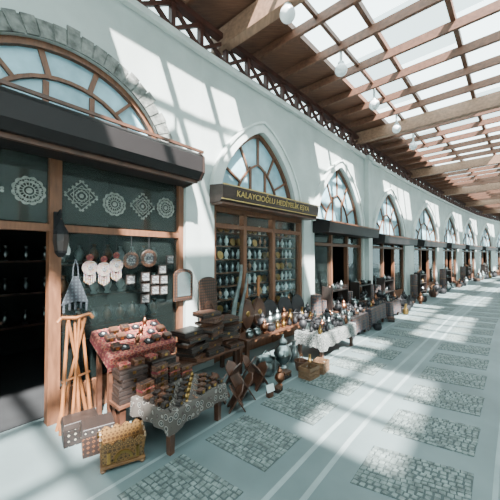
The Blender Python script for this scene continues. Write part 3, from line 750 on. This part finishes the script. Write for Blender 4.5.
for t in (2.42,2.70): proto('lute',lute,near(t,.13,.42),H(2.5),1.3,group='wooden bellows on the bench')
for t in (3.02,3.46,3.88): proto('trayC',tray(m_iron,m_copper,'copper_tray','round dark copper tray leaning against the showcase',.21),near(t,.12,.42),H(3),1,group='copper trays on the bench')
for t,off,sc,k_ in ((2.12,.76,1.0,'pT'),(2.45,.80,1.1,'uT'),(2.76,.78,1.0,'jT')):
    proto(k_,dict(mets)[k_],near(t,off),RND.random()*3,sc,group='metal pots on the ground'); occ(t,off,.14)
def crate():
    b2=B()
    for z in (.03,.09,.15):
        b2.box((0,-.10,z),(.26,.012,.05)); b2.box((0,.10,z),(.26,.012,.05)); b2.box((-.125,0,z),(.012,.2,.05)); b2.box((.125,0,z),(.012,.2,.05))
    return thing('wooden_crate','small tan slatted wooden crate on the ground','crate',parts=[('slats',b2,[m_crate]),('floor_board',B().box((0,0,.008),(.24,.19,.012)),[m_crate]),
      ('post',B().box((-.112,-.088,.09),(.02,.02,.18)),[m_crate]),('post',B().box((.112,-.088,.09),(.02,.02,.18)),[m_crate]),('post',B().box((-.112,.088,.09),(.02,.02,.18)),[m_crate]),('post',B().box((.112,.088,.09),(.02,.02,.18)),[m_crate])])
for t,off in ((2.42,1.24),(2.70,1.25)): proto('crate',crate,near(t,off),H(2.5)+RND.uniform(-.15,.15),.85,group='small crates on the ground'); occ(t,off,.14)
table(1.15,.48,.40,'display_table','display table covered with grey patterned lace cloth',near(3.56,.90),H(3.8),m_lacepat,.17,.03,'grey patterned lace cloth hanging over a display table')
for k2 in range(10):
    for r_ in range(3): met(3.06+.112*k2,.75+.15*r_,.408,RND.uniform(.34,.44)+.16*(r_==0),grp='metalware on the lace table')
def rug():
    prof=[(.001,0),(.10,0),(.105,.01),(.105,.69),(.10,.70),(.001,.70)]
    return thing('rolled_rug','dark patterned rug rolled up and standing on end','rug',parts=[('roll',B().lathe(prof,16),[m_rug],True),('inner_coil',B().lathe([(.03,.70),(.035,.706),(.05,.706),(.055,.70)],16).lathe([(.07,.70),(.075,.706),(.085,.706),(.09,.70)],16),[m_walnut],True),
       ('tie_band',B().lathe([(.106,.33),(.109,.335),(.109,.355),(.106,.36)],16),[m_crate],True)])
def basket():
    prof=[(.10,0)]+[(.10+.04*math.sin(k2/10*1.5)+(.004 if k2%2 else -.002),.02*k2) for k2 in range(1,11)]+[(.15,.21),(.14,.21),(.12,.10),(.001,.02)]
    return thing('woven_basket','round brown woven basket on the ground','basket',parts=[('body',B().lathe(prof,18),[m_walnut],True),('handle',B().tube([(-.14,0,.2),(-.11,0,.31),(0,0,.36),(.11,0,.31),(.14,0,.2)],.010),[m_oak],True)])
def rack(t,off):
    hd=H(t); c=near(t,off); occ(t-.25,off,.26); occ(t+.25,off,.26)
    if 'rack' in G: clone(G['rack'],c,hd)
    else:
        ps=[('upright',B().box((-.4,0,.45),(.03,.24,.9)),[m_walnut2]),('upright',B().box((.4,0,.45),(.03,.24,.9)),[m_walnut2])]
        for z in (.12,.46,.80): ps.append(('shelf',B().box((0,0,z),(.8,.24,.02)),[m_walnut2]))
        G['rack']=thing('display_rack','open dark wooden display rack filled with metalware','rack',c,hd,ps,group='open display racks')
    Rm=Matrix.Rotation(hd,3,'Z')
    for z in (.13,.47,.81):
        for x in (-.28,-.09,.10,.29):
            k_,f_=RND.choice(MW); proto(k_,f_,c+Rm@Vector((x,0,z)),hd,RND.uniform(.42,.52),group='metalware on the racks')
def sbx(): return flatbox(m_walnut2,m_inlay,'wooden_box','dark wooden box with inlaid lid',.22,.16,.12)()
rack(5.35,.18); rack(6.85,.18)
TB=[(4.85,.72,.40,.80,m_rug),(5.95,.70,.44,.95,m_rug),(7.15,.72,.42,.85,m_rug)]
for (t,off,z,w,cm_) in TB:
    table(w,.46,z,'display_table','market stall table loaded with metalware and boxes',near(t,off),H(t),cm_,.30,.02,'dark patterned rug over a market stall table')
    for q_ in (-.36,-.12,.12,.36): occ(t+q_*w,off,.26)
    n=int(w/.13)
    for k2 in range(n):
        for r_ in range(3):
            tt=t-w/2+.09+k2*(w-.18)/max(1,n-1); oo=off-.15+.15*r_
            if RND.random()<.35: proto('gbox',sbx,near(tt,oo,z+.008),H(t)+RND.uniform(-.3,.3),RND.uniform(.5,.6),group='wooden boxes on the stall tables')
            else: met(tt,oo,z+.008,RND.uniform(.36,.48)+.2*(r_==0),grp='metalware on the stall tables')
for q_ in (-.45,-.15,.15,.45): occ(3.56+q_,.90,.26)
for t in (8.7,12.6,16.9,22,27): rack(t,.2)
for t,off,s in ((4.5,.16,1.1),(4.76,.16,.9),(6.1,.16,1.0),(7.5,.16,1.1),(8.08,.17,1.0),(11.75,.2,1.2),(16.2,.2,1.3),(20.7,.2,1.3)): proto('rug',rug,near(t,off),0,s,group='rolled rugs standing by the shops'); occ(t,off,.12*s)
def clutter(t0,t1,o0,o1,n,s0,s1):
    for _ in range(n*16):
        if n<=0: break
        t=RND.uniform(t0,t1); off=RND.uniform(o0,o1); sc=RND.uniform(s0,s1); r=.14*sc
        if all((t-a)**2+(off-b_)**2>(r+c)**2 for a,b_,c in OCC):
            occ(t,off,r); n-=1; q_=RND.random(); rz=H(t)+RND.uniform(-.5,.5)
            if q_<.60: met(t,off,0,sc,grp='assorted metalware on the ground')
            elif q_<.80: proto('gbox',sbx,near(t,off),rz,sc,group='wooden boxes on the ground')
            elif q_<.97: proto('basket',basket,near(t,off),rz,sc*.9,group='woven baskets on the ground')
            else: proto('crate',crate,near(t,off),rz,sc*.8,group='small crates on the ground')
clutter(1.3,2.05,.66,1.2,6,.45,.65)
clutter(2.0,3.05,.60,1.13,24,.5,1.0)
clutter(4.1,8.1,.36,1.05,80,.6,1.1)
clutter(8.1,10.6,.3,.9,26,.8,1.25)
clutter(12.0,14.6,.3,.8,18,.9,1.3)
clutter(16.4,19,.3,.8,16,.9,1.4)
clutter(21.5,30,.3,.8,24,1.0,1.5)

# ------------------------------------------------------------------ light
def showcase_fill(t,off,z,e,sz=(2.0,.15)):
    l=bpy.data.lights.new('showcase_fill_light','AREA'); l.shape='RECTANGLE'; l.size=sz[0]; l.size_y=sz[1]; l.energy=e; l.color=(1,.86,.66)
    o=bpy.data.objects.new('showcase_fill_light',l); COL.objects.link(o); o.location=near(t,off,z); o.rotation_euler=(0,0,H(t))
showcase_fill(t2+1.45,-.20,2.27,6)  # added fill without a fitting, lifts the goods behind the showcase glass
w=bpy.data.worlds.new('World'); bpy.context.scene.world=w; w.use_nodes=True
nt=w.node_tree; bg=nt.nodes['Background']
tc=nt.nodes.new('ShaderNodeTexCoord'); sx=nt.nodes.new('ShaderNodeSeparateXYZ'); rp=nt.nodes.new('ShaderNodeValToRGB')
rp.color_ramp.elements[0].color=(.68,.91,.93,1); rp.color_ramp.elements[1].color=(.76,.96,.98,1)
nt.links.new(tc.outputs['Generated'],sx.inputs[0]); nt.links.new(sx.outputs[2],rp.inputs[0]); nt.links.new(rp.outputs[0],bg.inputs[0])
bg.inputs[1].default_value=3.5
sun=bpy.data.lights.new('sun','SUN'); sun.energy=52; sun.angle=math.radians(1.3); sun.color=(1,.98,.95)
so=bpy.data.objects.new('sun',sun); COL.objects.link(so)
d=SEG[1]; n=nrm(d); e=math.radians(50); be=math.radians(30)
D=Vector((-n.x*math.cos(be)+d.x*math.sin(be),-n.y*math.cos(be)+d.y*math.sin(be),0))*math.cos(e)+Vector((0,0,-math.sin(e)))
so.rotation_euler=D.to_track_quat('-Z','Y').to_euler(); so.location=(0,0,12)

cam=bpy.data.cameras.new('camera'); cam.sensor_width=36; cam.lens=290/500*36; cam.clip_start=.02
co=bpy.data.objects.new('camera',cam); COL.objects.link(co); co.location=(0,0,1.6); co.rotation_euler=(math.radians(91),0,0)
bpy.context.scene.camera=co
